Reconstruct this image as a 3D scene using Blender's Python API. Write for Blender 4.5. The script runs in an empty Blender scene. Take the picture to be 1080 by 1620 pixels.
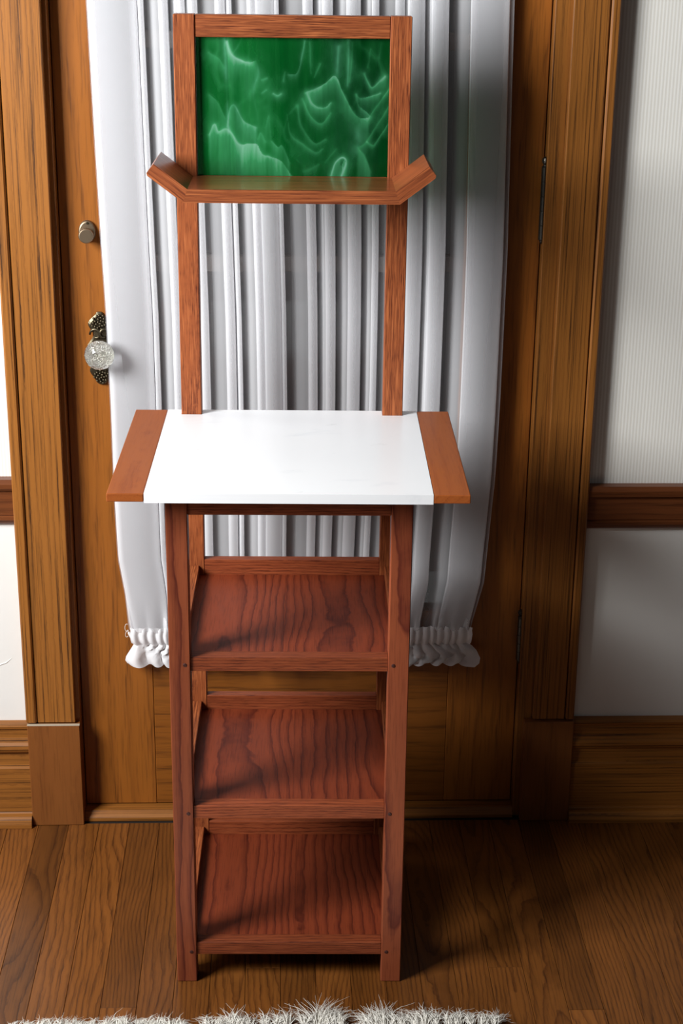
import bpy, bmesh, math, random
import numpy as np
from mathutils import Vector, Matrix

random.seed(7)
rng = np.random.default_rng(11)
SC = bpy.context.scene
COL = SC.collection

# ------------------------------------------------------------------ camera
def look_matrix(yaw, tilt, roll):
    c, s = math.cos(yaw), math.sin(yaw)
    ct, st = math.cos(tilt), math.sin(tilt)
    fwd = Vector((s*ct, c*ct, -st))
    right = Vector((c, -s, 0))
    up = right.cross(fwd)
    cr, sr = math.cos(roll), math.sin(roll)
    r2 = right*cr + up*sr
    u2 = up*cr - right*sr
    return Matrix((r2, u2, -fwd)).transposed()

cam_data = bpy.data.cameras.new('camera')
cam = bpy.data.objects.new('camera', cam_data)
COL.objects.link(cam)
cam_data.sensor_fit = 'VERTICAL'
cam_data.sensor_height = 36.0
cam_data.lens = 2586.56/1620*36
cam.matrix_world = Matrix.Translation((-0.0561, -2.7951, 1.6700)) @ look_matrix(0.04246, 0.35045, 0.01249).to_4x4()
SC.camera = cam

# ------------------------------------------------------------------ world, daylight, exposure
world = bpy.data.worlds.new('world')
SC.world = world
world.use_nodes = True
wb = world.node_tree.nodes['Background']
wb.inputs[0].default_value = (0.93, 0.96, 1.0, 1)
wb.inputs[1].default_value = 0.04

# daylight through the tall window of the room, left of the frame
wl = bpy.data.lights.new('window_daylight', 'AREA')
wl.shape = 'RECTANGLE'
wl.size, wl.size_y = 0.85, 1.2
wl.energy = 130
wl.color = (0.97, 0.985, 1.0)
wlo = bpy.data.objects.new('window_daylight', wl)
COL.objects.link(wlo)
wlo.location = (-1.80, -1.45, 1.98)
wlo.rotation_euler = (Vector((-0.05, -0.05, 1.75)) - wlo.location).to_track_quat('-Z', 'Y').to_euler()

SC.view_settings.view_transform = 'Standard'
SC.view_settings.look = 'None'
SC.view_settings.gamma = 1.0
SC.view_settings.use_curve_mapping = False
SC.view_settings.exposure = 0.0

# ------------------------------------------------------------------ helpers
def lin(r, g, b):
    f = lambda c: (c/255/12.92) if c/255 <= 0.04045 else ((c/255+0.055)/1.055)**2.4
    return (f(r), f(g), f(b), 1)

def obj(name, bm, mat, parent=None, smooth=False, loc=None):
    me = bpy.data.meshes.new(name)
    bmesh.ops.recalc_face_normals(bm, faces=bm.faces)
    bm.to_mesh(me); bm.free()
    mats = mat if isinstance(mat, (list, tuple)) else [mat]
    for m in mats: me.materials.append(m)
    if smooth:
        for p in me.polygons: p.use_smooth = True
    o = bpy.data.objects.new(name, me)
    COL.objects.link(o)
    if loc is not None: o.location = loc
    if parent: o.parent = parent
    return o

def obj_data(name, verts, faces, mat, parent=None, smooth=True):
    me = bpy.data.meshes.new(name)
    me.from_pydata(verts, [], faces)
    me.materials.append(mat)
    if smooth: me.polygons.foreach_set('use_smooth', [True]*len(faces))
    me.update()
    o = bpy.data.objects.new(name, me)
    COL.objects.link(o)
    if parent: o.parent = parent
    return o

def empty(name, loc=(0, 0, 0), rz=0.0):
    o = bpy.data.objects.new(name, None)
    COL.objects.link(o)
    o.location = loc; o.rotation_euler = (0, 0, rz)
    o.empty_display_size = 0.1
    return o

def tag(o, label=None, cat=None, group=None, kind=None):
    if label: o['label'] = label
    if cat: o['category'] = cat
    if group: o['group'] = group
    if kind: o['kind'] = kind
    return o

def box(bm, lo, hi, bev=0.0, seg=1):
    lo, hi = Vector(lo), Vector(hi)
    ret = bmesh.ops.create_cube(bm, size=1)
    vs = ret['verts']
    for v in vs:
        v.co = Vector((lo[i] + (v.co[i]+0.5)*(hi[i]-lo[i]) for i in range(3)))
    if bev:
        es = list({e for v in vs for e in v.link_edges})
        bmesh.ops.bevel(bm, geom=es, offset=bev, segments=seg, profile=0.5, affect='EDGES')

def box_obj(name, lo, hi, mat, parent=None, bev=0.001, seg=1):
    """a box whose origin is its own centre, so grain differs piece by piece"""
    lo, hi = Vector(lo), Vector(hi)
    c = (lo+hi)/2
    bm = bmesh.new()
    box(bm, lo-c, hi-c, bev, seg)
    return obj(name, bm, mat, parent, loc=c)

def prism(name, pts, axis, a0, a1, mat, parent=None, bev=0.0008):
    """closed outline pts (two coordinates) extruded along axis"""
    bm = bmesh.new()
    def mk(p, a):
        return {'x': (a, p[0], p[1]), 'y': (p[0], a, p[1]), 'z': (p[0], p[1], a)}[axis]
    A = [bm.verts.new(mk(p, a0)) for p in pts]
    B = [bm.verts.new(mk(p, a1)) for p in pts]
    n = len(pts)
    bm.faces.new(A); bm.faces.new(B[::-1])
    for i in range(n):
        bm.faces.new((A[i], B[i], B[(i+1) % n], A[(i+1) % n]))
    if bev:
        es = [e for e in bm.edges if len(e.link_faces) == 2 and e.calc_face_angle(0) > 0.35]
        bmesh.ops.bevel(bm, geom=es, offset=bev, segments=1, affect='EDGES')
    c = sum((v.co for v in bm.verts), Vector())/len(bm.verts)
    for v in bm.verts: v.co -= c
    return obj(name, bm, mat, parent, loc=c)

def lathe(bm, prof, n=24, centre=(0, 0, 0), axis='y', sx=1.0, phase=0.0):
    """prof: (radius, along) pairs; axis y points away from the camera"""
    rings = []
    cx, cy, cz = centre
    for r, a in prof:
        ring = []
        for i in range(n):
            t = 2*math.pi*(i+phase)/n
            if axis == 'y': co = (cx+sx*r*math.cos(t), cy+a, cz+r*math.sin(t))
            else: co = (cx+r*math.cos(t), cy+r*math.sin(t), cz+a)
            ring.append(bm.verts.new(co))
        rings.append(ring)
    for a, b in zip(rings, rings[1:]):
        for i in range(n):
            bm.faces.new((a[i], a[(i+1) % n], b[(i+1) % n], b[i]))
    bm.faces.new(rings[0][::-1]); bm.faces.new(rings[-1])

def tube(bm, pts, rad, n=6):
    pts = [Vector(p) for p in pts]
    if not hasattr(rad, '__len__'): rad = [rad]*len(pts)
    rings = []
    for i, p in enumerate(pts):
        d = (pts[min(i+1, len(pts)-1)] - pts[max(i-1, 0)]).normalized()
        a = d.cross(Vector((0.31, 0.17, 0.93)))
        if a.length < 1e-3: a = d.cross(Vector((1, 0, 0)))
        a.normalize(); b = d.cross(a)
        rings.append([bm.verts.new(p + (a*math.cos(2*math.pi*k/n) + b*math.sin(2*math.pi*k/n))*rad[i]) for k in range(n)])
    for a, b in zip(rings, rings[1:]):
        for k in range(n):
            bm.faces.new((a[k], a[(k+1) % n], b[(k+1) % n], b[k]))
    bm.faces.new(rings[0][::-1]); bm.faces.new(rings[-1])

# ------------------------------------------------------------------ materials
def new_mat(name):
    m = bpy.data.materials.new(name)
    m.use_nodes = True
    nt = m.node_tree
    nt.nodes.clear()
    out = nt.nodes.new('ShaderNodeOutputMaterial')
    b = nt.nodes.new('ShaderNodeBsdfPrincipled')
    nt.links.new(b.outputs[0], out.inputs[0])
    return m, nt, b, out

def plain(name, col, rough=0.5, metal=0.0, **kw):
    m, nt, b, out = new_mat(name)
    b.inputs['Base Color'].default_value = col
    b.inputs['Roughness'].default_value = rough
    b.inputs['Metallic'].default_value = metal
    for k, v in kw.items(): b.inputs[k].default_value = v
    return m

class N:
    """tiny node-building helper"""
    def __init__(s, nt): s.nt = nt
    def node(s, t, **kw):
        n = s.nt.nodes.new(t)
        for k, v in kw.items(): setattr(n, k, v)
        return n
    def link(s, a, b): s.nt.links.new(a, b)
    def setin(s, n, i, v):
        if hasattr(v, 'node'): s.link(v, n.inputs[i])
        else: n.inputs[i].default_value = v
    def math(s, op, a, b=0.0, clamp=False):
        n = s.node('ShaderNodeMath', operation=op, use_clamp=clamp)
        s.setin(n, 0, a); s.setin(n, 1, b)
        return n.outputs[0]
    def vmath(s, op, a, b):
        n = s.node('ShaderNodeVectorMath', operation=op)
        s.setin(n, 0, a); s.setin(n, 1, b)
        return n.outputs[0]
    def mix(s, f, a, b, mode='MIX'):
        n = s.node('ShaderNodeMix', data_type='RGBA', blend_type=mode)
        s.setin(n, 0, f); s.setin(n, 6, a); s.setin(n, 7, b)
        return n.outputs[2]
    def ramp(s, f, stops):
        n = s.node('ShaderNodeValToRGB')
        e = n.color_ramp.elements
        while len(e) < len(stops): e.new(0.5)
        for k, (p, c) in enumerate(stops):
            e[k].position = p
            e[k].color = c if hasattr(c, '__len__') else (c, c, c, 1)
        s.link(f, n.inputs[0])
        return n.outputs[0]
    def noise(s, vec, scale, detail=2.0, rough=0.5, dist=0.0):
        n = s.node('ShaderNodeTexNoise')
        s.link(vec, n.inputs['Vector'])
        n.inputs['Scale'].default_value = scale
        n.inputs['Detail'].default_value = detail
        n.inputs['Roughness'].default_value = rough
        n.inputs['Distortion'].default_value = dist
        return n

def wood(name, light, dark, pore, axis='Z', pstretch=0.045, period=0.009, warp=0.05, ring=0.55, pores=0.6,
         rough=0.35, vary=0.35, fleck=0.0, coat=0.0, pore_scale=420, centre=0.10, wear=0.0, spec=0.35):
    m, nt, b, out = new_mat(name)
    q = N(nt)
    tc = q.node('ShaderNodeTexCoord').outputs['Object']
    rnd = q.node('ShaderNodeObjectInfo').outputs['Random']
    off = q.node('ShaderNodeCombineXYZ')
    for i, k in enumerate((31.7, 57.3, 83.9)): q.setin(off, i, q.math('MULTIPLY', rnd, k))
    k = {'X': 0, 'Y': 1, 'Z': 2}[axis]
    def stretch(vec, f):
        sc = [1.0, 1.0, 1.0]; sc[k] = f
        return q.vmath('MULTIPLY', vec, tuple(sc))
    # growth rings: distance from a pith line lying off the board, pushed about along the grain
    sh = q.vmath('ADD', stretch(tc, 0.30), off.outputs[0])
    wn = q.noise(sh, 5.0, 2.0, 0.5)
    w = q.vmath('SUBTRACT', wn.outputs['Color'], (0.5, 0.5, 0.5))
    w = q.vmath('MULTIPLY', w, (warp*2,)*3)
    pith = q.node('ShaderNodeCombineXYZ')
    pv = [q.math('MULTIPLY', q.math('SUBTRACT', q.math('FRACT', q.math('MULTIPLY', rnd, f)), 0.5), centre*2) for f in (17.3, 41.9, 29.1)]
    for i in range(3): q.setin(pith, i, pv[i])
    pr = q.vmath('ADD', q.vmath('ADD', tc, w), pith.outputs[0])
    wv = q.node('ShaderNodeTexWave', wave_type='RINGS', rings_direction=axis, wave_profile='SAW')
    q.link(pr, wv.inputs['Vector'])
    wv.inputs['Scale'].default_value = 0.314159/period
    wv.inputs['Distortion'].default_value = 1.6
    wv.inputs['Detail'].default_value = 3
    wv.inputs['Detail Scale'].default_value = 1.2
    r = q.ramp(wv.outputs['Fac'], [(0.0, 0.15), (0.45, 0.0), (0.8, 0.55), (0.93, 1.0), (1.0, 0.2)])
    base = q.mix(q.math('MULTIPLY', r, ring), light, dark)
    # broad tone and per-piece tone
    bt = q.noise(sh, 9.0, 3.0, 0.6)
    tone = q.math('ADD', q.math('MULTIPLY', q.math('SUBTRACT', bt.outputs['Fac'], 0.5), vary*1.6),
                  q.math('MULTIPLY', q.math('SUBTRACT', rnd, 0.5), vary))
    tone = q.math('ADD', tone, 1.0)
    tv = q.node('ShaderNodeCombineXYZ')
    for i in range(3): q.setin(tv, i, tone)
    base = q.mix(1.0, base, tv.outputs[0], 'MULTIPLY')
    # open pores
    ps = q.vmath('ADD', stretch(tc, pstretch), off.outputs[0])
    pn = q.noise(ps, pore_scale, 2.0, 0.6)
    pf = q.ramp(pn.outputs['Fac'], [(0.50, 0.0), (0.66, 1.0)])
    pf2 = q.math('MULTIPLY', pf, q.math('ADD', q.math('MULTIPLY', r, 0.6), 0.5), True)
    col = q.mix(q.math('MULTIPLY', pf2, pores), base, pore)
    if fleck:
        fs = q.vmath('ADD', stretch(tc, pstretch*0.8), (3.1, 7.7, 5.3))
        fn = q.noise(q.vmath('ADD', fs, off.outputs[0]), pore_scale*0.7, 2.0, 0.55)
        ff = q.ramp(fn.outputs['Fac'], [(0.52, 0.0), (0.68, 1.0)])
        col = q.mix(q.math('MULTIPLY', ff, fleck), col, tuple(min(1, c*k_) for c, k_ in zip(light[:3], (1.65, 1.9, 2.0)))+(1,))
    if wear:
        wnz = q.noise(sh, 14.0, 4.0, 0.65)
        wf = q.ramp(wnz.outputs['Fac'], [(0.60, 0.0), (0.72, 1.0)])
        col = q.mix(q.math('MULTIPLY', wf, wear), col, tuple(min(1, c*1.9+0.02) for c in light[:3])+(1,))
    q.link(col, b.inputs['Base Color'])
    rr = q.math('ADD', q.math('MULTIPLY', bt.outputs['Fac'], 0.2), rough-0.1)
    q.link(rr, b.inputs['Roughness'])
    b.inputs['Coat Weight'].default_value = coat
    b.inputs['Coat Roughness'].default_value = 0.18
    b.inputs['Specular IOR Level'].default_value = spec
    bp = q.node('ShaderNodeBump')
    bp.inputs['Strength'].default_value = 0.12
    bp.inputs['Distance'].default_value = 0.0006
    q.link(q.math('SUBTRACT', 1.0, pf2), bp.inputs['Height'])
    q.link(bp.outputs[0], b.inputs['Normal'])
    return m

ST_L, ST_D, ST_P = lin(146, 78, 42), lin(92, 38, 22), lin(66, 22, 13)
stand_wood = {a: wood('stained_oak_'+a, ST_L, ST_D, ST_P, a, period=0.0035, warp=0.012, ring=0.55, pores=0.95,
                      rough=0.45, vary=0.45, spec=0.25, fleck=0.7, pore_scale=560, pstretch=0.055, centre=0.2) for a in 'XYZ'}
leg_wood = wood('stained_oak_leg', lin(140, 72, 44), lin(78, 28, 22), lin(66, 24, 18), 'Z', period=0.022, warp=0.05, ring=0.85,
                pores=0.45, rough=0.42, vary=0.35, pore_scale=420, centre=0.05, spec=0.22)
rail_stain = {a: wood('stained_oak_rail_'+a, lin(134, 66, 37), lin(80, 31, 19), lin(58, 20, 12), a, period=0.004, warp=0.02, ring=0.7, pores=0.8,
                      rough=0.45, vary=0.35, spec=0.22, fleck=0.3, pore_scale=560, pstretch=0.06, centre=0.2) for a in 'XYZ'}
shelf_wood = wood('stained_oak_shelf', lin(122, 54, 30), lin(72, 25, 16), lin(58, 19, 12), 'Y', period=0.014, warp=0.045, ring=0.85,
                  pores=0.55, rough=0.42, vary=0.3, pore_scale=420, centre=0.08, spec=0.2)
end_wood = wood('stained_oak_end', lin(150, 80, 36), lin(126, 60, 27), lin(104, 44, 22), 'Y', period=0.012, warp=0.02, ring=0.35,
                pores=0.3, rough=0.42, vary=0.25, spec=0.12)
TR_L, TR_D, TR_P = lin(150, 94, 38), lin(106, 62, 23), lin(60, 34, 14)
trim_wood = {a: wood('golden_oak_trim_'+a, TR_L, TR_D, TR_P, a, period=0.006, warp=0.005, ring=0.45, pores=1.0,
                     rough=0.42, vary=0.15, pore_scale=340, centre=0.4, pstretch=0.012) for a in 'XZ'}
plinth_wood = wood('plinth_oak', lin(128, 76, 34), lin(104, 58, 26), lin(78, 42, 18), 'Z', period=0.02, warp=0.03, ring=0.3, pores=0.4,
                   rough=0.42, vary=0.2, pore_scale=260, centre=0.3)
door_wood = {a: wood('oak_door_'+a, lin(140, 82, 27), lin(102, 56, 18), lin(58, 31, 11), a, period=0.03, warp=0.05, ring=0.4,
                     pores=0.5, rough=0.42, vary=0.25, pore_scale=230, centre=0.2) for a in 'XZ'}
rail_wood = wood('dark_rail_oak', lin(112, 62, 32), lin(78, 40, 21), lin(48, 23, 12), 'X', period=0.02, warp=0.02, ring=0.5,
                 pores=0.5, rough=0.35, vary=0.2, pore_scale=240)
plank_wood = wood('oak_floor', lin(118, 70, 28), lin(72, 38, 15), lin(46, 24, 11), 'Y', period=0.0075, warp=0.05, ring=0.75, pores=0.6,
                  rough=0.33, vary=0.6, pore_scale=300, centre=0.10, wear=0.10)
gap_mat = plain('floor_joint', lin(28, 17, 9), 0.8)

def wallpaper():
    m, nt, b, out = new_mat('striped_wallpaper')
    q = N(nt)
    tc = q.node('ShaderNodeTexCoord').outputs['Object']
    sx = q.node('ShaderNodeSeparateXYZ'); q.link(tc, sx.inputs[0])
    st = q.math('SINE', q.math('MULTIPLY', sx.outputs[0], 2*math.pi/0.0059))
    f = q.ramp(q.math('ADD', q.math('MULTIPLY', st, 0.5), 0.5), [(0.3, 0.0), (0.7, 1.0)])
    n = q.noise(tc, 30, 3)
    c = q.mix(f, lin(226, 222, 212), lin(240, 238, 231))
    c = q.mix(q.math('MULTIPLY', n.outputs['Fac'], 0.10), c, lin(205, 198, 184))
    q.link(c, b.inputs['Base Color'])
    b.inputs['Roughness'].default_value = 0.55
    bp = q.node('ShaderNodeBump'); bp.inputs['Strength'].default_value = 0.15; bp.inputs['Distance'].default_value = 0.0005
    q.link(f, bp.inputs['Height']); q.link(bp.outputs[0], b.inputs['Normal'])
    return m

def plaster():
    m, nt, b, out = new_mat('painted_plaster')
    q = N(nt)
    tc = q.node('ShaderNodeTexCoord').outputs['Object']
    n = q.noise(tc, 6, 4, 0.6)
    q.link(q.mix(n.outputs['Fac'], lin(236, 235, 230), lin(228, 226, 220)), b.inputs['Base Color'])
    b.inputs['Roughness'].default_value = 0.6
    n2 = q.noise(tc, 60, 5, 0.6)
    bp = q.node('ShaderNodeBump'); bp.inputs['Strength'].default_value = 0.15; bp.inputs['Distance'].default_value = 0.002
    q.link(n2.outputs['Fac'], bp.inputs['Height']); q.link(bp.outputs[0], b.inputs['Normal'])
    return m

def marble():
    m, nt, b, out = new_mat('white_marble')
    q = N(nt)
    tc = q.node('ShaderNodeTexCoord').outputs['Object']
    n = q.noise(q.vmath('MULTIPLY', tc, (1, 2.6, 1)), 5.5, 5, 0.6, 0.6)
    v = q.ramp(n.outputs['Fac'], [(0.60, 0.0), (0.68, 0.55), (0.74, 0.0)])
    n2 = q.noise(q.vmath('MULTIPLY', tc, (1, 2.4, 1)), 24, 3, 0.5, 0.4)
    v2 = q.ramp(n2.outputs['Fac'], [(0.70, 0.0), (0.76, 1.0)])
    c = q.mix(q.math('MULTIPLY', v, 0.35), lin(243, 244, 245), lin(200, 205, 212))
    c = q.mix(q.math('MULTIPLY', v2, 0.5), c, lin(205, 206, 206))
    q.link(c, b.inputs['Base Color'])
    b.inputs['Roughness'].default_value = 0.28
    b.inputs['Subsurface Weight'].default_value = 0.0
    return m

def cloth(name, transp, col, sheer=True):
    m, nt, b, out = new_mat(name)
    nt.nodes.remove(b)
    q = N(nt)
    d = q.node('ShaderNodeBsdfDiffuse'); d.inputs[0].default_value = col
    t = q.node('ShaderNodeBsdfTranslucent'); t.inputs[0].default_value = col
    x = q.node('ShaderNodeBsdfTransparent')
    m1 = q.node('ShaderNodeMixShader'); m1.inputs[0].default_value = 0.15
    q.link(d.outputs[0], m1.inputs[1]); q.link(t.outputs[0], m1.inputs[2])
    m2 = q.node('ShaderNodeMixShader')
    q.link(m1.outputs[0], m2.inputs[1]); q.link(x.outputs[0], m2.inputs[2])
    # the weave closes up at grazing angles
    lw = q.node('ShaderNodeLayerWeight'); lw.inputs[0].default_value = 0.45
    f = q.math('MULTIPLY', q.math('SUBTRACT', 1.0, lw.outputs['Facing']), transp, True)
    q.link(f, m2.inputs[0])
    q.link(m2.outputs[0], out.inputs[0])
    return m

sheer = cloth('sheer_white_voile', 0.77, lin(246, 246, 248))
voile = cloth('gathered_voile', 0.12, lin(242, 242, 243))

def clear_glass(name, rough=0.0):
    m, nt, b, out = new_mat(name)
    b.inputs['Base Color'].default_value = (0.97, 0.99, 1, 1)
    b.inputs['Transmission Weight'].default_value = 1.0
    b.inputs['Roughness'].default_value = rough
    b.inputs['IOR'].default_value = 1.5
    return m
knob_glass = clear_glass('cut_glass', 0.01)
def pane_glass_mat():
    m, nt, b, out = new_mat('window_glass')
    q = N(nt)
    nt.nodes.remove(b)
    g = q.node('ShaderNodeBsdfGlossy'); g.inputs['Roughness'].default_value = 0.02
    t = q.node('ShaderNodeBsdfTransparent'); t.inputs[0].default_value = (0.9, 0.93, 0.92, 1)
    fr = q.node('ShaderNodeFresnel'); fr.inputs[0].default_value = 1.5
    mx = q.node('ShaderNodeMixShader')
    q.link(fr.outputs[0], mx.inputs[0]); q.link(t.outputs[0], mx.inputs[1]); q.link(g.outputs[0], mx.inputs[2])
    q.link(mx.outputs[0], out.inputs[0])
    return m
pane_glass = pane_glass_mat()

def art_glass():
    m, nt, b, out = new_mat('green_swirled_glass')
    q = N(nt)
    at = q.node('ShaderNodeAttribute', attribute_name='swirl')
    tc = q.node('ShaderNodeTexCoord').outputs['Object']
    n = q.noise(q.vmath('MULTIPLY', tc, (1, 1, 0.22)), 90, 4, 0.6, 1.0)
    c = q.mix(q.math('MULTIPLY', n.outputs['Fac'], 0.5), at.outputs['Color'], q.mix(1.0, at.outputs['Color'], (0.55, 0.62, 0.58, 1), 'MULTIPLY'))
    q.link(c, b.inputs['Base Color'])
    b.inputs['Roughness'].default_value = 0.12
    b.inputs['Specular IOR Level'].default_value = 0.35
    t = q.node('ShaderNodeBsdfTransparent'); q.link(q.mix(0.35, q.mix(1.0, c, (3.0, 3.0, 3.0, 1), 'MULTIPLY'), (0.5, 0.85, 0.6, 1)), t.inputs[0])
    tl = q.node('ShaderNodeBsdfTranslucent'); q.link(q.mix(1.0, c, (1.5, 1.5, 1.5, 1), 'MULTIPLY'), tl.inputs[0])
    m0 = q.node('ShaderNodeMixShader'); m0.inputs[0].default_value = 0.3
    q.link(b.outputs[0], m0.inputs[1]); q.link(tl.outputs[0], m0.inputs[2])
    mx = q.node('ShaderNodeMixShader'); mx.inputs[0].default_value = 0.36
    q.link(m0.outputs[0], mx.inputs[1]); q.link(t.outputs[0], mx.inputs[2])
    q.link(mx.outputs[0], out.inputs[0])
    return m

bronze = plain('dark_bronze', lin(92, 84, 66), 0.38, 0.9)
brass = plain('worn_bronze', lin(138, 120, 98), 0.38, 0.85)
silver = plain('silvered_core', lin(244, 242, 234), 0.42, 0.55)
hinge_mat = plain('blackened_steel', lin(70, 66, 60), 0.35, 0.8)
peg_mat = plain('dark_peg', lin(58, 22, 14), 0.5)
wool = plain('white_wool', lin(236, 232, 222), 0.9)
wool.node_tree.nodes['Principled BSDF'].inputs['Sheen Weight'].default_value = 0.3
thread_mat = plain('white_thread', lin(238, 236, 230), 0.8)
dust_mat = plain('dusty_paint_edge', lin(176, 162, 140), 0.8)
hall_mat = plain('grey_hall_wall', lin(150, 150, 152), 0.8)
muntin_mat = plain('grey_painted_muntin', lin(120, 112, 106), 0.6)
rod_mat = plain('white_sash_rod', lin(225, 225, 222), 0.4)

# ------------------------------------------------------------------ the setting
WALL_Y = 0.032
paper, plast = wallpaper(), plaster()
RAIL_Z = 0.66
bm = bmesh.new()
def wall_piece(x0, x1, z0, z1, mi):
    n0 = len(bm.faces)
    box(bm, (x0, WALL_Y, z0), (x1, WALL_Y+0.12, z1))
    bm.faces.ensure_lookup_table()
    for f in bm.faces[n0:]: f.material_index = mi
for x0, x1 in ((-3.4, -0.442), (0.442, 3.0)):
    wall_piece(x0, x1, 0.0, RAIL_Z, 1)
    wall_piece(x0, x1, RAIL_Z, 2.6, 0)
wall_piece(-0.442, 0.442, 2.06, 2.6, 0)
wall = tag(obj('wall_back', bm, [paper, plast]), 'white wall with striped paper above the chair rail and plain paint below', kind='structure')
# hairline crack in the paint at the left
bm = bmesh.new()
tube(bm, [(-0.60, WALL_Y-0.0002, 0.318), (-0.577, WALL_Y-0.0004, 0.330), (-0.566, WALL_Y-0.0004, 0.334), (-0.556, WALL_Y-0.0002, 0.343)], [0.0004, 0.0009, 0.0009, 0.0003], 5)
tag(obj('plaster_crack', bm, plast, wall), 'raised hairline crack in the white paint')

# hall beyond the glazed door
bm = bmesh.new(); box(bm, (-1.2, 1.3, 0), (1.2, 1.36, 2.6))
tag(obj('wall_far', bm, hall_mat), 'grey hall wall seen through the glazed door', kind='structure')

# floor: strip oak laid towards the door
bm = bmesh.new(); box(bm, (-3.4, -3.0, -0.05), (3.0, WALL_Y+0.12, -0.0022))
floor = tag(obj('floor', bm, gap_mat), 'worn oak strip floor', kind='structure')
PW = 0.0585
plank_meshes = {}
def plank(x0, y0, y1):
    L = round(y1-y0, 3)
    if L not in plank_meshes:
        b2 = bmesh.new()
        box(b2, (-PW/2+0.0003, -L/2+0.0003, -0.004), (PW/2-0.0003, L/2-0.0003, 0.004), 0.0005)
        me = bpy.data.meshes.new('plank'); b2.to_mesh(me); b2.free(); me.materials.append(plank_wood)
        plank_meshes[L] = me
    o = bpy.data.objects.new('plank', plank_meshes[L])
    COL.objects.link(o)
    o.location = (x0+PW/2, (y0+y1)/2, -0.004 + random.uniform(-0.0004, 0.0))
    o.parent = floor
x = -0.4600 - PW*24
while x < 1.75:
    y = 0.006
    L = random.uniform(0.25, 1.5)
    while y > -2.3:
        y1 = max(y-L, -2.3)
        plank(x, y1, y)
        y = y1
        L = random.uniform(0.7, 1.4)
    x += PW

# door casings: board, backband, plinth block
def casing(n, sgn, outer, groove, inner, plin, wd):
    def bx(name, a, b, y0, y1, z0, z1, mat, parent, bev=0.0015):
        return box_obj(name, (min(a, b), y0, z0), (max(a, b), y1, z1), mat, parent, bev)
    t = tag(empty('trim_%d' % n, ((outer+inner)/2, WALL_Y, 0)),
            ('sunlit golden oak casing on the left of the door' if sgn < 0 else 'shaded dark oak casing on the right of the door'), kind='structure')
    off = Vector(t.location)
    parts = [bx('casing_board', groove+sgn*-0.0007, inner, 0.008, WALL_Y, 0.218, 2.07, wd['Z'], None),
             bx('backband', groove+sgn*0.0007, outer, 0.004, WALL_Y, 0.218, 2.09, wd['Z'], None, 0.003),
             bx('plinth_block', plin[0], plin[1], 0.0, WALL_Y, 0.0, 0.216, plinth_wood, None, 0.0012)]
    for p in parts:
        p.location -= off
        p.parent = t
    if sgn < 0:
        d = bx('dust_line', plin[0], plin[1], -0.0004, 0.006, 0.2158, 0.2176, dust_mat, None, 0.0003)
        d.location -= off; d.parent = t
        tag(d, 'pale dusty top edge of the plinth block')
casing(1, -1, -0.5316, -0.5108, -0.4387, (-0.5295, -0.4303), trim_wood)
casing(2, 1, 0.5156, 0.4985, 0.4365, (0.5156, 0.4202), trim_wood)
t = tag(empty('trim_3', (0, WALL_Y, 2.07)), 'oak head casing over the door', kind='structure')
box_obj('casing_board', (-0.54, -0.024, 0.02), (0.53, 0.0, 0.13), trim_wood['X'], t)
# jambs
for n, a, b, wd in ((4, -0.442, -0.4305, trim_wood), (5, 0.408, 0.442, trim_wood)):
    tag(box_obj('trim_%d' % n, (a, 0.020, 0.0), (b, WALL_Y+0.12, 2.06), wd['Z'], None, 0.001),
        'oak door jamb on the latch side' if n == 4 else 'oak door jamb on the hinge side', kind='structure')
tag(box_obj('trim_6', (-0.4305, 0.020, 2.03), (0.408, WALL_Y+0.12, 2.06), trim_wood['X'], None, 0.001), 'oak head jamb', kind='structure')
# threshold
thr = prism('trim_7', [(0.0135, 0.0), (0.0135, 0.007), (0.019, 0.012), (0.023, 0.019), (0.16, 0.019), (0.16, 0.0)], 'x', -0.4300, 0.4075, trim_wood['X'], None, 0.0006)
tag(thr, 'worn oak threshold under the door', kind='structure')

# chair rails and baseboards: moulded profiles (y, z)
def moulding(name, prof, x0, x1, mat, label):
    bm = bmesh.new()
    A = [bm.verts.new((x0, y, z)) for y, z in prof]
    B = [bm.verts.new((x1, y, z)) for y, z in prof]
    n = len(prof)
    bm.faces.new(A); bm.faces.new(B[::-1])
    for i in range(n): bm.faces.new((A[i], B[i], B[(i+1) % n], A[(i+1) % n]))
    return tag(obj(name, bm, mat), label, kind='structure')
def rail_prof(z0, z1):
    w = WALL_Y; h = z1-z0
    return [(w, z0), (0.026, z0), (0.022, z0+0.004), (0.018, z0+0.010), (0.018, z0+0.016), (0.021, z0+0.018), (0.019, z0+0.020),
            (0.019, z0+h*0.74), (0.022, z0+h*0.75), (0.012, z0+h*0.77), (0.010, z0+h*0.90), (0.012, z1), (w, z1)]
moulding('trim_8', rail_prof(0.616, 0.706), -3.4, -0.5318, rail_wood, 'brown oak chair rail left of the door')
moulding('trim_9', rail_prof(0.6045, 0.691), 0.5158, 3.0, rail_wood, 'dark oak chair rail right of the door')
w = WALL_Y
base_prof = [(w, 0), (-0.012, 0.0), (-0.012, 0.008), (-0.009, 0.016), (-0.003, 0.021), (0.006, 0.023), (0.008, 0.026), (0.008, 0.120),
             (0.010, 0.124), (0.014, 0.126), (0.016, 0.150), (0.013, 0.152), (0.008, 0.156), (0.005, 0.163), (0.006, 0.170), (0.011, 0.175), (0.013, 0.181),
             (0.016, 0.183), (0.017, 0.200), (0.013, 0.203), (0.012, 0.208), (0.016, 0.211), (w, 0.2125)]
moulding('baseboard_left', base_prof, -3.4, -0.5300, trim_wood['X'], 'moulded golden oak baseboard left of the door')
moulding('baseboard_right', base_prof, 0.5160, 3.0, trim_wood['X'], 'moulded dark oak baseboard right of the door')

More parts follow.
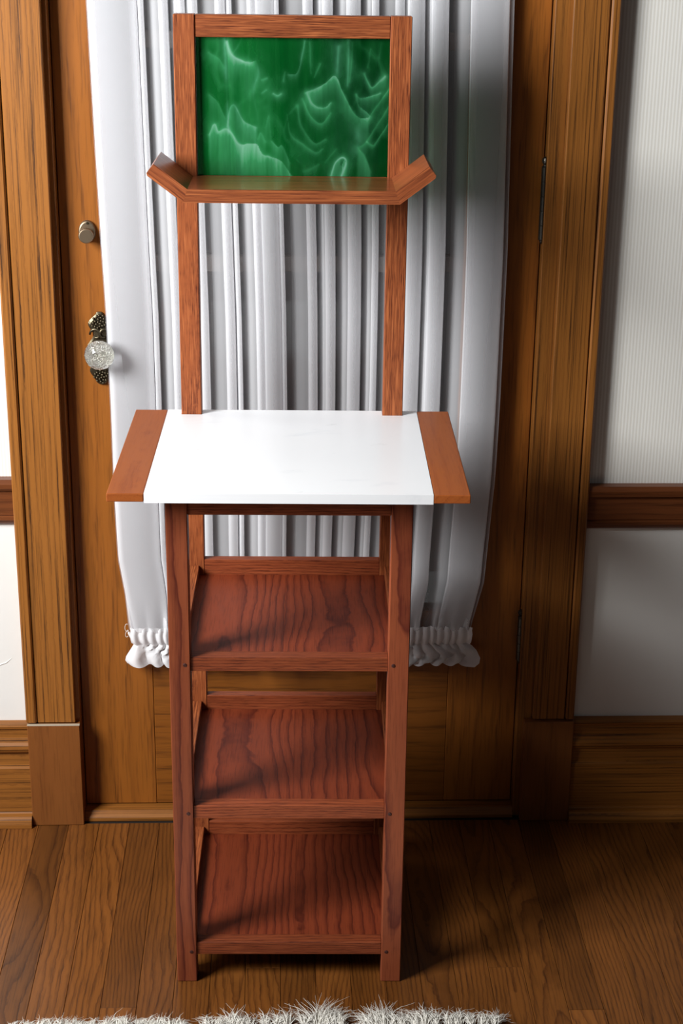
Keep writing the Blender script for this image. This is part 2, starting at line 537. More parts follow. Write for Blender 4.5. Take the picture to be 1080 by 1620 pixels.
# ------------------------------------------------------------------ the glazed door
DY0, DY1 = 0.045, 0.088
DL, DR, DB, DT = -0.4290, 0.4065, 0.0215, 2.028
GL, GR, GB, GT = -0.292, 0.274, 0.43, 1.88
door = tag(empty('door_1', (0, DY0, 0)), 'oak door with glazed upper half behind a sheer curtain', kind='structure')
def dbox(name, lo, hi, mat, bev=0.001, parent=None):
    o = box_obj(name, (lo[0], lo[1]-DY0, lo[2]), (hi[0], hi[1]-DY0, hi[2]), mat, door, bev)
    return o
dbox('stile', (DL, DY0, DB), (GL, DY1, DT), door_wood['Z'])
dbox('stile', (GR, DY0, DB), (DR, DY1, DT), door_wood['Z'])
dbox('rail', (GL+0.0003, DY0+0.0004, DB), (GR-0.0003, DY1, GB), door_wood['X'])
dbox('rail', (GL+0.0003, DY0+0.0004, GT), (GR-0.0003, DY1, DT), door_wood['X'])
mz = [0.735, 1.092, 1.470]
zs = [GB]+mz+[GT]
for z in mz: dbox('muntin', (GL, DY0+0.008, z-0.014), (GR, DY1-0.008, z+0.014), muntin_mat)
for i in range(4):
    dbox('pane', (GL, 0.0655, zs[i]+(0.014 if i else 0)), (GR, 0.0685, zs[i+1]-(0.014 if i < 3 else 0)), pane_glass, 0)

# hinges on the right edge
def hinge(z0, z1):
    bm = bmesh.new()
    L = z1-z0
    prof = [(0.0015, -0.004), (0.0042, 0.0), (0.0042, 0.002), (0.006, 0.004)]
    for k in range(5):
        a = 0.004+(L-0.008)*k/5; b2 = 0.004+(L-0.008)*(k+1)/5
        prof += [(0.0062, a+0.0006), (0.0062, b2-0.0006), (0.0054, b2)]
    prof += [(0.004, L-0.002), (0.0032, L), (0.0055, L+0.003), (0.0066, L+0.007), (0.0055, L+0.011), (0.002, L+0.0135)]
    lathe(bm, prof, 14, (0.4075, 0.034-DY0, z0), axis='z')
    h = obj('hinge', bm, hinge_mat, door, smooth=False)
    b2 = bmesh.new(); box(b2, (0.4030, -0.0012, z0+0.004), (0.4062, 0.0, z1-0.004), 0.0003)
    obj('leaf', b2, hinge_mat, h)
    return tag(h, 'dark ball-tipped hinge barrel')
hinge(1.137, 1.270)
hinge(0.330, 0.424)

# cylinder lock: oval plate and turn button
lx, lz = -0.3815, 1.150
bm = bmesh.new(); lathe(bm, [(0.0150, 0.0), (0.0150, -0.004), (0.0138, -0.0062), (0.0120, -0.0068)], 32, (0, 0, 0))
for v in bm.verts: v.co = Vector((v.co.x+lx, v.co.y, v.co.z*1.28+lz))
lp = tag(obj('lock_plate', bm, brass, door), 'oval bronze lock plate')
bm = bmesh.new()
lathe(bm, [(0.0085, -0.0065), (0.0085, -0.016), (0.0122, -0.017), (0.0128, -0.019), (0.0128, -0.027), (0.0120, -0.0285), (0.0108, -0.0288)], 28, (lx, 0, lz-0.004))
obj('turn_button', bm, brass, lp)
bm = bmesh.new(); lathe(bm, [(0.0022, -0.0066), (0.0022, -0.0082), (0.0014, -0.009)], 12, (lx+0.001, 0, lz+0.0150)); obj('screw', bm, bronze, lp)

# ornate escutcheon
kx, kz = -0.3665, 0.9420
def esc_outline(n=72):
    P = []
    for i in range(n):
        t = 2*math.pi*i/n
        z = 0.066*math.sin(t)
        w0 = 0.018 + 0.0055*math.cos(z/0.066*2*math.pi*1.5) + 0.0018*math.sin(9*t)
        wx = w0*abs(math.cos(t))**0.55*(1 if math.cos(t) > 0 else -1)
        P.append((kx+wx, kz+z))
    return P
bm = bmesh.new()
P = esc_outline()
A = [bm.verts.new((p[0], 0.0, p[1])) for p in P]
B = [bm.verts.new((p[0], -0.004, p[1])) for p in P]
Cc = [bm.verts.new((kx+(p[0]-kx)*0.82, -0.006, kz+(p[1]-kz)*0.94)) for p in P]
for U, V in ((A, B), (B, Cc)):
    for i in range(len(P)): bm.faces.new((U[i], U[(i+1) % len(P)], V[(i+1) % len(P)], V[i]))
bm.faces.new(Cc)
esc = tag(obj('escutcheon', bm, bronze, door), 'ornate cast bronze door plate')
bm = bmesh.new()
for zc in (0.046, -0.047):                      # beaded flower heads
    for k in range(26):
        a = k*2.399; r = 0.0026*math.sqrt(k+0.4)
        bmesh.ops.create_icosphere(bm, subdivisions=1, radius=0.0026, matrix=Matrix.Translation((kx+r*math.cos(a), -0.007-0.002*(1-r/0.014), kz+zc+r*math.sin(a)*1.25)))
obj('beading', bm, bronze, esc, smooth=True)
for s1 in (1, -1):                              # scrolls above and below the knob
    for s2 in (1, -1):
        bm = bmesh.new()
        pts = []
        for k in range(16):
            t = k/15; a = math.pi*1.7*t; r = 0.012*(1-0.62*t)
            pts.append((kx+s2*(0.007+r*math.cos(a)*0.9), -0.007-0.002*math.sin(t*3), kz+s1*(0.026+r*math.sin(a))))
        tube(bm, pts, [0.0018+0.0014*math.sin(math.pi*k/15) for k in range(16)], 6)
        obj('scroll', bm, bronze, esc, smooth=True)
# cut-glass knob
knx = -0.3640
bm = bmesh.new()
lathe(bm, [(0.0125, -0.005), (0.0125, -0.012), (0.0088, -0.015), (0.0080, -0.026), (0.0110, -0.029), (0.0130, -0.031)], 24, (knx, 0, kz))
shank = obj('knob_shank', bm, bronze, door, smooth=False)
bm = bmesh.new()
prof = [(0.0128, -0.0312), (0.0180, -0.034), (0.0238, -0.042), (0.0262, -0.050), (0.0262, -0.053), (0.0240, -0.062), (0.0190, -0.070), (0.0120, -0.075), (0.0060, -0.0765)]
rings = []
for j, (r, a) in enumerate(prof):
    rings.append([bm.verts.new((knx+r*math.cos(2*math.pi*(i+0.5*(j % 2))/12), a, kz+r*math.sin(2*math.pi*(i+0.5*(j % 2))/12))) for i in range(12)])
for j in range(len(rings)-1):
    a, b2 = rings[j], rings[j+1]
    for i in range(12):
        if j % 2 == 0:
            bm.faces.new((a[i], a[(i+1) % 12], b2[i])); bm.faces.new((a[(i+1) % 12], b2[(i+1) % 12], b2[i]))
        else:
            bm.faces.new((a[i], b2[(i+1) % 12], b2[i])); bm.faces.new((a[i], a[(i+1) % 12], b2[(i+1) % 12]))
bm.faces.new(rings[0][::-1]); bm.faces.new(rings[-1])
knob = tag(obj('door_knob', bm, knob_glass, door), 'round faceted clear glass door knob')
bm = bmesh.new()                                # silvered star foil sunk in the back of the glass
for k in range(44):
    a = k*2.399; r = 0.00235*math.sqrt(k)
    bmesh.ops.create_cone(bm, cap_ends=True, segments=5, radius1=0.0022, radius2=0.0004, depth=0.003,
                          matrix=Matrix.Translation((knx+r*math.cos(a), -0.0405-0.003*(1-r/0.016), kz+r*math.sin(a))) @ Matrix.Rotation(math.pi/2+0.3*math.sin(k), 4, 'X') @ Matrix.Rotation(0.3*math.cos(k*2), 4, 'Y'))
lathe(bm, [(0.0165, -0.0375), (0.0165, -0.0385)], 20, (knx, 0, kz))  # pale backing disc added behind the foil to brighten the knob
obj('silvered_core', bm, silver, knob)

# ------------------------------------------------------------------ sheer curtain
curtain = tag(empty('sheer_curtain', (0, 0.03, 0.335)), 'white sheer curtain gathered on the glazed door behind the stand', 'curtain')
Lz = np.array([[0.400, -0.330], [0.416, -0.3325], [0.474, -0.338], [0.55, -0.349], [0.674, -0.3517], [0.842, -0.352], [1.004, -0.354], [1.115, -0.3577], [1.287, -0.3617], [1.533, -0.3664], [1.95, -0.372]])
Rz = np.array([[0.400, 0.313], [0.419, 0.3156], [0.497, 0.333], [0.71, 0.345], [0.842, 0.347], [1.118, 0.348], [1.54, 0.340], [1.95, 0.334]])
# a pleat is (left, right, layers): the cloth runs right, doubles back and runs right again
pleats = [(-0.350, -0.273, 9), (-0.2705, -0.2625, 7), (-0.2375, -0.223, 9), (-0.206, -0.195, 5), (-0.187, -0.174, 5), (-0.144, -0.128, 9), (-0.1235, -0.117, 7),
          (-0.0905, -0.0775, 9), (-0.0765, -0.047, 5), (-0.045, -0.039, 7), (0.001, 0.016, 9), (0.032, 0.048, 9), (0.071, 0.0925, 9),
          (0.112, 0.122, 5), (0.150, 0.164, 5), (0.1715, 0.1975, 9), (0.2105, 0.2375, 9), (0.277, 0.3385, 9)]
Lr, Rr = -0.354, 0.3475
def path_ref():
    """points (x, y, gather) of the cloth's cross-section at the reference height"""
    pts = [(Lr, 0.024)]
    x = Lr
    def run(x0, x1, y0, y1, n, bulge=0.0):
        for k in range(1, n+1):
            t = k/n
            e = 0.5-0.5*math.cos(math.pi*t)
            pts.append((x0+(x1-x0)*t, y0+(y1-y0)*e - bulge*math.sin(math.pi*t)))
    for a, b, ly in pleats:
        yf = 0.0165
        run(pts[-1][0], a, pts[-1][1], yf+0.003, 8, -0.003)
        wv = b-a
        bl = min(0.004, wv*0.18)
        run(a, b, yf+0.003, yf+0.002, 8, bl)
        y = yf+0.002
        for k in range(ly//2):
            r0 = 0.0011
            pts.append((b+0.0009, y+r0*0.8)); 
            run(b, a+0.0006, y+r0*1.6, y+r0*2.2, 5)
            y += r0*2.2
            pts.append((a-0.0003, y+r0*0.8))
            run(a+0.0006, b, y+r0*1.6, y+r0*2.2, 5)
            y += r0*2.2
    run(pts[-1][0], Rr, pts[-1][1], 0.026, 6, -0.002)
    return np.array(pts)
PR = path_ref()
T = (PR[:, 0]-Lr)/(Rr-Lr)
S_arc = np.concatenate([[0], np.cumsum(np.hypot(np.diff(PR[:, 0]), np.diff(PR[:, 1])))])
zrows = np.concatenate([np.linspace(0.403, 0.50, 18), np.linspace(0.515, 1.95, 48)])
verts = []
ph = rng.uniform(0, 6.28, 6)
for z in zrows:
    l, r = np.interp(z, Lz[:, 0], Lz[:, 1]), np.interp(z, Rz[:, 0], Rz[:, 1])
    t = T + 0.0035*np.sin(T*9+ph[0])*np.sin(z*3.1+ph[1])*np.sin(np.pi*T)
    g = max(0.0, 1-(z-0.403)/0.085)**1.5       # gathering towards the shirred band
    X = l + t*(r-l)
    X = X + g*0.0028*np.sin(S_arc*2*np.pi/0.021+ph[2])
    Yv = 0.0165 + (PR[:, 1]-0.0165)*(1-0.35*g) + g*0.004*np.sin(S_arc*2*np.pi/0.034+ph[3]) + 0.0012*np.sin(z*7+T*11)
    Yv = np.minimum(Yv, 0.0415)
    if z > 0.5: pass
    verts += [(float(a), float(b)-0.03, float(z)-0.335) for a, b in zip(X, Yv)]
nx = len(PR)
faces = [(j*nx+i, j*nx+i+1, (j+1)*nx+i+1, (j+1)*nx+i) for j in range(len(zrows)-1) for i in range(nx-1)]
obj_data('curtain_panel', verts, faces, sheer, curtain)

# shirred band over the sash rod, then the ruffle below it
def gathered(name, rows, n, mat):
    vs = []
    us = np.linspace(0, 1, n)
    wob = 0.35*np.sin(us*41+1.3)+0.3*np.sin(us*67+0.4)+0.25*np.sin(us*97+2)
    for (z, l, r, y, amp, freq, dz) in rows:
        phs = us*freq*2*np.pi + wob*2.2
        X = l+us*(r-l) + 0.45*amp*np.cos(phs)*np.sin(np.pi*us)**0.3
        Y = y + amp*np.sin(phs)
        Z = z + dz*np.sin(phs*0.5+1)*0.6 + dz*0.5*np.sin(us*23)
        vs += [(float(a), float(min(b, 0.0425))-0.03, float(c)-0.335) for a, b, c in zip(X, Y, Z)]
    fs = [(j*n+i, j*n+i+1, (j+1)*n+i+1, (j+1)*n+i) for j in range(len(rows)-1) for i in range(n-1)]
    return obj_data(name, vs, fs, mat, curtain)
bl, br = -0.3305, 0.3135
F = 46
tag(gathered('gathered_band', [(0.409, bl, br, 0.019, 0.0024, F, 0.0015), (0.404, bl+0.001, br-0.001, 0.0165, 0.0032, F, 0.001), (0.396, bl, br, 0.0150, 0.0022, F, 0),
                           (0.386, bl+0.001, br-0.001, 0.0145, 0.0020, F, 0), (0.379, bl+0.002, br-0.002, 0.0165, 0.0030, F, 0), (0.3745, bl+0.006, br-0.004, 0.019, 0.0036, F, 0.0006)], 700, voile),
    'shirred rod pocket of the white curtain')
tag(gathered('ruffle', [(0.3750, bl+0.006, br-0.004, 0.019, 0.0036, F, 0.0006), (0.368, bl+0.002, br+0.002, 0.017, 0.0055, F*0.75, 0.0006), (0.360, bl-0.003, br+0.010, 0.015, 0.0070, F*0.6, 0.001),
                    (0.350, bl-0.009, br+0.016, 0.0135, 0.0085, F*0.52, 0.0015), (0.341, bl-0.011, br+0.014, 0.0125, 0.0095, F*0.48, 0.0022), (0.334, bl-0.007, br+0.006, 0.0125, 0.0098, F*0.46, 0.003)], 700, voile),
    'white ruffle hanging under the shirred band')
bm = bmesh.new()
pts = []
for k in range(26):
    t = k/25
    pts.append((bl-0.0035-0.0045*math.sin(math.pi*2*t)**2-0.001*math.sin(9*t), -0.013-0.002*math.sin(5*t), 0.083-0.026*t+0.004*math.sin(13*t)))
tube(bm, pts, 0.0005, 5)
tag(obj('loose_thread', bm, thread_mat, curtain), 'curled loose white thread at the hem')
for z in (0.388, 1.93):
    bm = bmesh.new()
    tube(bm, [(-0.350 if z > 1 else bl-0.004, 0.015, z-0.335), (-0.345 if z > 1 else bl, -0.004, z-0.335), (0.330 if z > 1 else br-0.004, -0.004, z-0.335), (0.334 if z > 1 else br, 0.015, z-0.335)], 0.003, 8)
    obj('curtain_rod', bm, rod_mat, curtain)

# ------------------------------------------------------------------ the stand (local: u right, v back, z up)
stand = tag(empty('display_stand', (-0.0365, -0.5051, 0), -0.02197),
            'tall reddish oak stand with white marble top, green swirled glass panel and three shelves', 'stand')
H = 0.1850
LW = 0.0325
for s in (-1, 1):
    a, b = sorted((s*H, s*(H-LW)))
    o = box_obj('front_leg', (a, 0.0, 0.0), (b, 0.032, 0.8665), leg_wood, stand, 0.0012)
    for zz in ((0.580, 0.3185, 0.058)):
        bm = bmesh.new()
        lathe(bm, [(0.0031, 0.002), (0.0031, -0.0004), (0.0020, -0.0009)], 14, (-s*0.0080, -0.016, zz-0.8665/2))
        tag(obj('peg', bm, peg_mat, o), 'dark round peg')
for s in (-1, 1):
    a, b = sorted((s*H, s*(H-0.0335)))
    box_obj('post', (a, 0.3417, 0.0), (b, 0.3690, 1.5230), stand_wood['Z'], stand, 0.0012)
HI = H-0.0335
box_obj('top_rail', (-HI-0.003+0.0032, 0.3437, 1.4890), (HI-0.0002, 0.3680, 1.5225), stand_wood['X'], stand, 0.001)
box_obj('lower_frame_rail', (-HI+0.0002, 0.3450, 1.2440), (HI-0.0002, 0.3680, 1.2755), stand_wood['X'], stand, 0.001)

# ledge with two raised wings, mitred
th = math.radians(37.0)
tk = 0.0205
zt, zb = 1.2760, 1.2760-tk
ui, ub = 0.1580, 0.1580+tk*math.tan(th/2)
LV0, LV1 = 0.2083, 0.3416
ledge_wood = wood('stained_oak_ledge', ST_L, ST_D, ST_P, 'X', period=0.0035, warp=0.012, ring=0.55, pores=0.95, rough=0.4, vary=0.3, spec=0.3, fleck=0.6,
                  pore_scale=560, pstretch=0.025, coat=0.8)
led = prism('ledge', [(-ui, zt), (ui, zt), (ub, zb), (-ub, zb)], 'y', LV0, LV1, ledge_wood, stand, 0.0009)
lc = Vector(led.location)
wing_wood = wood('stained_oak_wing', ST_L, ST_D, ST_P, 'X', period=0.004, warp=0.02, ring=0.5, pores=0.9, rough=0.45, vary=0.2, pore_scale=560, pstretch=0.03, fleck=0.6, spec=0.25, coat=0.5)
for s in (-1, 1):
    c, sn = math.cos(th), math.sin(th)
    Lw = 0.0625
    p0, p1 = (ui, zt), (ub, zb)
    e0 = (ui+Lw*c, zt+Lw*sn)
    e1 = (e0[0]+(tk-0.003)*sn+0.0006, e0[1]-(tk-0.003)*c)
    e2 = (e0[0]+tk*sn-0.003*c, e0[1]-tk*c-0.003*sn)
    # flat outline in the wing's own axes, so the grain runs along it
    def loc2(p): 
        dx, dz = p[0]-p0[0], p[1]-p0[1]
        return (dx*c+dz*sn, -dx*sn+dz*c)
    pts = [loc2(p) for p in (p0, e0, e1, e2, p1)]
    if s < 0: pts = [(-p[0], p[1]) for p in pts]
    w_ = prism('ledge_wing', pts, 'y', LV0-lc.y, LV1-lc.y, wing_wood, None, 0.0012)
    M = Matrix.Translation((s*ui, 0, zt)) @ Matrix.Rotation(-s*th, 4, 'Y') @ Matrix.Translation(w_.location)
    M.translation -= Vector((lc.x, 0, lc.z))
    w_.parent = led
    w_.matrix_local = M
# marble top between two wooden end boards, notched round the posts
TZ, TB = 0.8807, 0.8807-0.0142
MW = 0.2098
o_ = 0.0576
nt_ = 0.0005
out = [(-MW, -o_), (MW, -o_), (MW, 0.369), (H+nt_, 0.369), (H+nt_, 0.3412), (HI-nt_, 0.3412), (HI-nt_, 0.369),
       (-HI+nt_, 0.369), (-HI+nt_, 0.3412), (-H-nt_, 0.3412), (-H-nt_, 0.369), (-MW, 0.369)]
tag(prism('marble_slab', out, 'z', TB-0.0005, TZ, marble(), stand, 0.0016), 'white marble slab with faint grey veins')
for s in (-1, 1):
    a, b = sorted((s*(MW+0.0006), s*0.2640))
    box_obj('end_board', (a, -o_, TB+0.0008), (b, 0.369, TZ-0.0003), end_wood, stand, 0.0014, 2)
# aprons under the top
box_obj('apron', (-H+LW, 0.005, 0.8250), (H-LW, 0.024, TB), rail_stain['X'], stand)
box_obj('apron', (-HI, 0.3450, 0.8250), (HI, 0.364, TB), rail_stain['X'], stand)
for s in (-1, 1):
    a, b = sorted((s*0.161, s*0.180))
    box_obj('apron', (a, 0.0322, 0.8250), (b, 0.3415, TB), rail_stain['Y'], stand)
# three shelves
for zp in (0.5915, 0.3308, 0.0740):
    box_obj('shelf_front_rail', (-H+LW, 0.004, zp-0.0235), (H-LW, 0.0270, zp), rail_stain['X'], stand, 0.0008)
    box_obj('shelf_back_rail', (-HI, 0.3425, zp-0.0235), (HI, 0.3600, zp+0.0270), rail_stain['X'], stand, 0.0008)
    for s in (-1, 1):
        a, b = sorted((s*0.1605, s*0.1805))
        box_obj('shelf_side_rail', (a, 0.0322, zp-0.0235), (b, 0.3415, zp+0.0165), stand_wood['Y'], stand, 0.0008)
    us = random.uniform(-0.01, 0.03)
    for a, b in ((-0.1604, us-0.0001), (us+0.0001, 0.1604)):
        # boards run front to back; the front end fits between the legs
        la, lb = max(a, -H+LW+0.0003), min(b, H-LW-0.0003)
        pts = [(la, 0.0272), (lb, 0.0272), (lb, 0.0325), (b, 0.0325), (b, 0.3424), (a, 0.3424), (a, 0.0325), (la, 0.0325)]
        cl = []
        for p in pts:
            if not cl or (abs(p[0]-cl[-1][0]) > 1e-5 or abs(p[1]-cl[-1][1]) > 1e-5): cl.append(p)
        prism('shelf_board', cl, 'z', zp-0.0130, zp-0.0004, shelf_wood, stand, 0.0003)

# green swirled glass: a thick pane with the colour drawn into it
def swirl_pane():
    gx0, gx1, gz0, gz1 = -0.1512, 0.1512, 1.2757, 1.4895
    nu, nv = 330, 236
    U = np.linspace(40, 1010, nu); V = np.linspace(758, 62, nv)
    gu, gv = np.meshgrid(U, V)
    # gentle wander so no streak is ruler-straight
    def fbm(a, b, seed, f):
        r = np.random.default_rng(seed); o = np.zeros_like(a)
        for k in range(7):
            an = r.uniform(0, 6.28); fr = f*(1.55**k); am = 0.62**k
            o += am*np.sin(a*fr*math.cos(an)+b*fr*0.55*math.sin(an)+r.uniform(0, 6.28)+1.3*np.sin(b*fr*0.4+r.uniform(0, 6.28)))
        return o/2.2
    wx = gu+5*fbm(gu, gv, 1, 0.02); wy = gv+7*fbm(gu, gv, 2, 0.022)
    strokes = [  # points, strength, half-width, fade below, blue share
        ([(105, 140), (150, 165), (180, 212)], .40, 6, 30, .1), ([(180, 70), (188, 200), (195, 350), (200, 540)], .40, 7, 0, .5),
        ([(195, 90), (215, 145), (250, 170), (300, 185), (340, 175)], .85, 8, 70, .1), ([(340, 170), (350, 235), (325, 330), (345, 470)], .42, 8, 0, .4),
        ([(230, 140), (270, 85)], .25, 5, 0, .1), ([(310, 330), (295, 470), (285, 600)], .28, 9, 0, 0), ([(320, 70), (305, 170)], .25, 8, 0, 0),
        ([(105, 350), (150, 390), (185, 470)], .40, 6, 80, .1), ([(195, 510), (208, 425), (230, 405), (255, 450), (285, 490), (340, 512)], .60, 6, 80, .3),
        ([(100, 550), (130, 500), (150, 540), (185, 525), (215, 550), (250, 600), (300, 595), (340, 600), (370, 650), (420, 665), (470, 690), (520, 756)], .80, 7, 190, .1),
        ([(345, 570), (360, 540), (385, 590)], .40, 5, 45, .1), ([(385, 510), (405, 455), (415, 560)], .35, 6, 60, .1),
        ([(420, 585), (450, 612), (470, 600), (490, 640), (512, 695)], .65, 6, 60, .1), ([(468, 505), (460, 585)], .35, 5, 0, .2),
        ([(365, 270), (392, 262)], .45, 5, 8, .2), ([(365, 335), (388, 322)], .45, 5, 8, .2), ([(428, 343), (450, 356), (468, 345)], .6, 5, 8, .2), ([(487, 230), (482, 278)], .5, 5, 0, .2),
        ([(585, 85), (567, 170), (545, 235), (505, 240)], .42, 5, 18, .4), ([(612, 90), (615, 235)], .25, 8, 0, .1), ([(662, 190), (632, 258)], .42, 5, 0, .1),
        ([(588, 335), (640, 312), (690, 282), (730, 245), (750, 260), (770, 312), (800, 372), (830, 430), (870, 460), (908, 460)], .70, 6, 55, .2),
        ([(750, 110), (745, 245)], .42, 13, 0, .5), ([(598, 338), (615, 382), (650, 406), (690, 410), (718, 385)], .62, 6, 28, .2),
        ([(572, 365), (600, 432), (640, 482), (680, 490), (718, 438)], .42, 5, 22, .1), ([(545, 400), (560, 490), (600, 560), (640, 590), (690, 570)], .34, 5, 18, .1),
        ([(500, 450), (520, 550), (580, 600), (640, 636), (672, 620)], .38, 5, 15, .1), ([(540, 405), (505, 455), (478, 540)], .3, 7, 0, .1),
        ([(848, 340), (870, 362), (912, 350), (962, 330)], .70, 6, 24, .2), ([(850, 345), (862, 400), (900, 432), (918, 452)], .60, 8, 20, .3), ([(888, 235), (905, 280), (925, 302), (960, 270), (988, 245)], .65, 6, 20, .2),
        ([(800, 80), (803, 295)], .42, 7, 0, .4), ([(822, 85), (812, 275)], .3, 5, 0, .2), ([(918, 120), (905, 205)], .28, 6, 0, .1), ([(970, 90), (960, 160)], .2, 6, 0, .1),
        ([(1008, 305), (950, 392), (905, 462)], .45, 5, 16, .1), ([(1008, 395), (940, 512), (890, 585), (862, 605)], .40, 5, 14, .1), ([(1008, 485), (950, 575), (932, 596), (900, 575)], .45, 5, 12, .1),
        ([(862, 450), (855, 625)], .34, 26, 0, .5), ([(718, 758), (745, 692), (785, 665), (802, 690), (776, 758)], .70, 7, 100, .3), ([(858, 608), (890, 650), (916, 720), (920, 758)], .42, 6, 110, .2),
        ([(585, 732), (655, 700)], .25, 6, 20, .1), ([(690, 690), (745, 625)], .18, 6, 0, .1), ([(500, 640), (560, 690)], .15, 8, 0, .1)]
    glow = np.zeros_like(gu); blue = np.zeros_like(gu)
    def smooth(P):
        P = np.array(P, float)
        if len(P) < 3: return P
        out = []
        Q = np.vstack([2*P[0]-P[1], P, 2*P[-1]-P[-2]])
        for i in range(1, len(Q)-2):
            for t in np.linspace(0, 1, 6, endpoint=False):
                a, b_, c_, d_ = Q[i-1], Q[i], Q[i+1], Q[i+2]
                out.append(0.5*((2*b_)+(c_-a)*t+(2*a-5*b_+4*c_-d_)*t*t+(3*b_-a-3*c_+d_)*t**3))
        return np.array(out+[P[-1]])
    for pts, st, hw, fade, bs in strokes:
        P = smooth(pts)
        d = np.full(gu.shape, 1e9)
        for (x0, y0), (x1, y1) in zip(P, P[1:]):
            dx, dy = x1-x0, y1-y0
            t = np.clip(((wx-x0)*dx+(wy-y0)*dy)/(dx*dx+dy*dy), 0, 1)
            d = np.minimum(d, np.hypot(wx-x0-t*dx, wy-y0-t*dy))
        hw = hw*(1.0+0.5*fbm(gu, gv, 21, 0.03))
        g = (0.62*np.exp(-(d/(hw*0.8))**1.2) + 0.28*np.exp(-(d/(hw*3.6))**1.2))*np.clip(0.75+1.1*fbm(gu, gv, 24, 0.022), 0.15, 1.3)
        if fade:
            order = np.argsort(P[:, 0])
            yc = np.interp(wx, P[order, 0], P[order, 1])
            inside = np.clip((wx-P[:, 0].min())/14+0.5, 0, 1)*np.clip((P[:, 0].max()-wx)/14+0.5, 0, 1)
            below = np.where(wy > yc, np.exp(-(wy-yc)/fade), 0)
            g = 1-(1-g)*(1-np.clip(0.92*below*inside*(0.8+0.5*fbm(gu*3, gv*0.4, 23, 0.02)), 0, 1))
        glow = 1-(1-glow)*(1-np.clip(st*g, 0, 1))
        blue = np.maximum(blue, bs*st*g)
    # faint secondary wisps everywhere
    rd = 1-np.abs(fbm(gu+30*fbm(gu, gv, 31, 0.01), gv*0.7+40*fbm(gu, gv, 32, 0.008), 33, 0.011))*2.2
    wisp = np.clip(rd-0.55, 0, 1)*0.35*np.clip(0.5+fbm(gu, gv, 34, 0.006), 0, 1)
    glow = 1-(1-glow)*(1-wisp)
    streak = 0.5+0.5*fbm(gu*2.4, gv*0.25, 5, 0.02)
    cloud = 0.5+0.5*fbm(gu, gv, 8, 0.006)
    right = np.clip((gu-420)/260, 0, 1)
    base = np.clip(0.56-0.30*right+0.26*(cloud-0.5)+0.22*(streak-0.5), 0.05, 1)
    edge = np.clip((gu-40)/60, 0, 1)
    base = base*(0.45+0.55*edge)
    dk, md, pl, bl_ = (np.array(lin(*c)[:3]) for c in ((0, 46, 16), (14, 140, 56), (176, 240, 208), (170, 215, 225)))
    colr = dk+(md-dk)*base[..., None]
    gl = np.clip(glow*(0.86+0.22*streak), 0, 1)[..., None]
    mid2 = np.array(lin(72, 178, 112)[:3])
    colr = np.where(gl < 0.5, colr+(mid2-colr)*(gl*1.7).clip(0, 1), mid2*0.15+colr*0.0+0.85*mid2+(pl-mid2)*((gl-0.5)*2).clip(0, 1)*0.9)
    colr = colr+(bl_-colr)*np.clip(blue*0.55, 0, 0.6)[..., None]
    xs = np.linspace(gx0, gx1, nu); zs_ = np.linspace(gz0, gz1, nv)
    X, Z = np.meshgrid(xs, zs_)
    cz = (gz0+gz1)/2
    vf = np.stack([X.ravel(), np.full(X.size, -0.0018), Z.ravel()-cz], 1)
    idx = np.arange(nu*nv).reshape(nv, nu)
    fr = np.stack([idx[:-1, :-1].ravel(), idx[:-1, 1:].ravel(), idx[1:, 1:].ravel(), idx[1:, :-1].ravel()], 1)
    n0 = nu*nv
    back = np.array([[gx0, 0.0018, gz0-cz], [gx1, 0.0018, gz0-cz], [gx1, 0.0018, gz1-cz], [gx0, 0.0018, gz1-cz]])
    faces = [tuple(int(i) for i in f) for f in fr]
    faces.append((n0+3, n0+2, n0+1, n0))
    faces.append(tuple([n0, n0+1] + [int(i) for i in idx[0, ::-1]]))
    faces.append(tuple([n0+2, n0+3] + [int(i) for i in idx[-1, :]]))
    faces.append(tuple([n0+3, n0] + [int(i) for i in idx[:, 0]]))
    faces.append(tuple([n0+1, n0+2] + [int(i) for i in idx[::-1, -1]]))
    me = bpy.data.meshes.new('glass_panel')
    me.from_pydata([tuple(map(float, v)) for v in np.vstack([vf, back])], [], faces)
    at = me.color_attributes.new('swirl', 'FLOAT_COLOR', 'POINT')
    data = np.ones((n0+4, 4), np.float32)
    data[:n0, :3] = np.clip(colr.reshape(-1, 3), 0, 1)
    data[n0:, :3] = dk
    at.data.foreach_set('color', data.ravel())
    me.materials.append(art_glass())
    me.update()
    o = bpy.data.objects.new('glass_panel', me)
    COL.objects.link(o); o.parent = stand
    o.location = (0, 0.3545, cz)
    tag(o, 'green art glass pane with pale swirls')
swirl_pane()

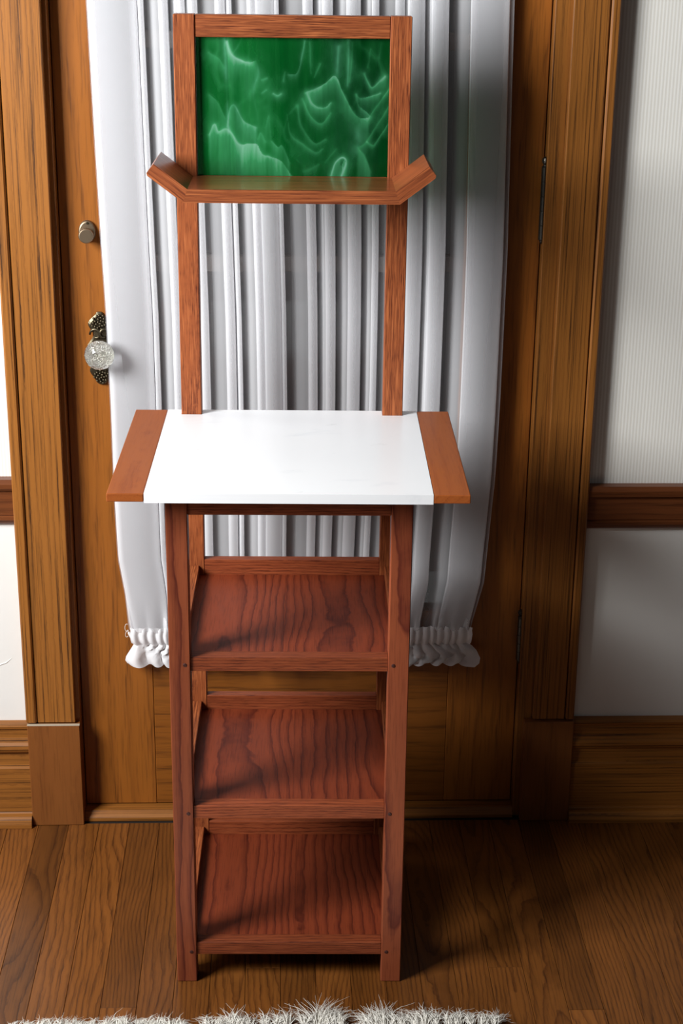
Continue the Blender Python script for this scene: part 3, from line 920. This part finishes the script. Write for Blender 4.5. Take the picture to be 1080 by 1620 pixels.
# ------------------------------------------------------------------ white fringed rug at the front edge
rug = tag(empty('fringed_rug', (-0.05, -0.66, 0.0)), 'shaggy white rug with a ragged fringe in front of the stand', 'rug')
bm = bmesh.new(); box(bm, (-0.46, -0.66, 0.0002), (0.36, 0.0, 0.012), 0.004, 2)
obj('rug_body', bm, wool, rug)
def floor_x(px): return -0.0545 + (px-440)*0.001013     # along the fringe line
tufts = [(30, 1610), (48, 1609), (66, 1607), (84, 1606), (100, 1604), (118, 1606), (130, 1608), (150, 1610), (175, 1600), (192, 1607), (203, 1602), (220, 1608), (236, 1608),
         (250, 1606), (268, 1605), (284, 1608), (330, 1606), (345, 1608), (368, 1595), (380, 1602), (394, 1605), (420, 1602), (436, 1600), (454, 1597),
         (482, 1600), (500, 1581), (512, 1589), (526, 1594), (540, 1600), (580, 1602), (594, 1597), (606, 1588), (620, 1598), (638, 1603), (656, 1601), (670, 1597), (688, 1600), (708, 1603),
         (724, 1600), (745, 1606), (762, 1609), (782, 1604)]
V, Fc = [], []
def strand(p, d, L, r0, curl):
    base = len(V)
    up = Vector((0, 0, 1)); side = d.cross(up).normalized()
    ns = 5
    for k in range(ns+1):
        t = k/ns
        c = p + d*(L*t) + side*(curl*L*t*t) + up*(0.010*math.sin(math.pi*min(1, t*1.15))*(0.6+0.4*abs(curl)) )
        c.z = max(c.z, 0.0012)
        r = r0*(1-0.85*t)
        for a in range(3):
            an = 2.094*a
            V.append((c.x+r*math.cos(an)*side.x, c.y+r*math.cos(an)*side.y, max(0.0003, c.z+r*math.sin(an))))
    for k in range(ns):
        for a in range(3):
            b2 = (a+1) % 3
            Fc.append((base+k*3+a, base+k*3+b2, base+(k+1)*3+b2, base+(k+1)*3+a))
for px, top in tufts:
    x0 = floor_x(px)
    tip = (1620-top)*0.00150 + 0.010
    lean = random.uniform(-0.25, 0.25)
    for k in range(75):
        p = Vector((x0+random.gauss(0, 0.0032), -0.632+random.uniform(-0.012, 0.002), random.uniform(0.001, 0.011)))
        an = math.pi/2 + lean + random.gauss(0, 0.33)
        d = Vector((math.cos(an), math.sin(an), random.uniform(-0.12, 0.16))).normalized()
        strand(p, d, tip*random.uniform(0.5, 1.12), random.uniform(0.0006, 0.0011), random.gauss(0, 0.3))
for k in range(2600):                           # pile on top of the rug itself
    p = Vector((random.uniform(-0.46, 0.36), random.uniform(-1.30, -0.70), 0.010))
    an = random.uniform(0, 2*math.pi)
    strand(p, Vector((math.cos(an)*0.8, math.sin(an)*0.8, 0.5)).normalized(), random.uniform(0.02, 0.04), 0.0012, random.gauss(0, 0.3))
off = Vector(rug.location)
fr = obj_data('fringe', [(a-off.x, b-off.y, c) for a, b, c in V], Fc, wool, rug)
tag(fr, 'ragged white wool fringe', kind='stuff')
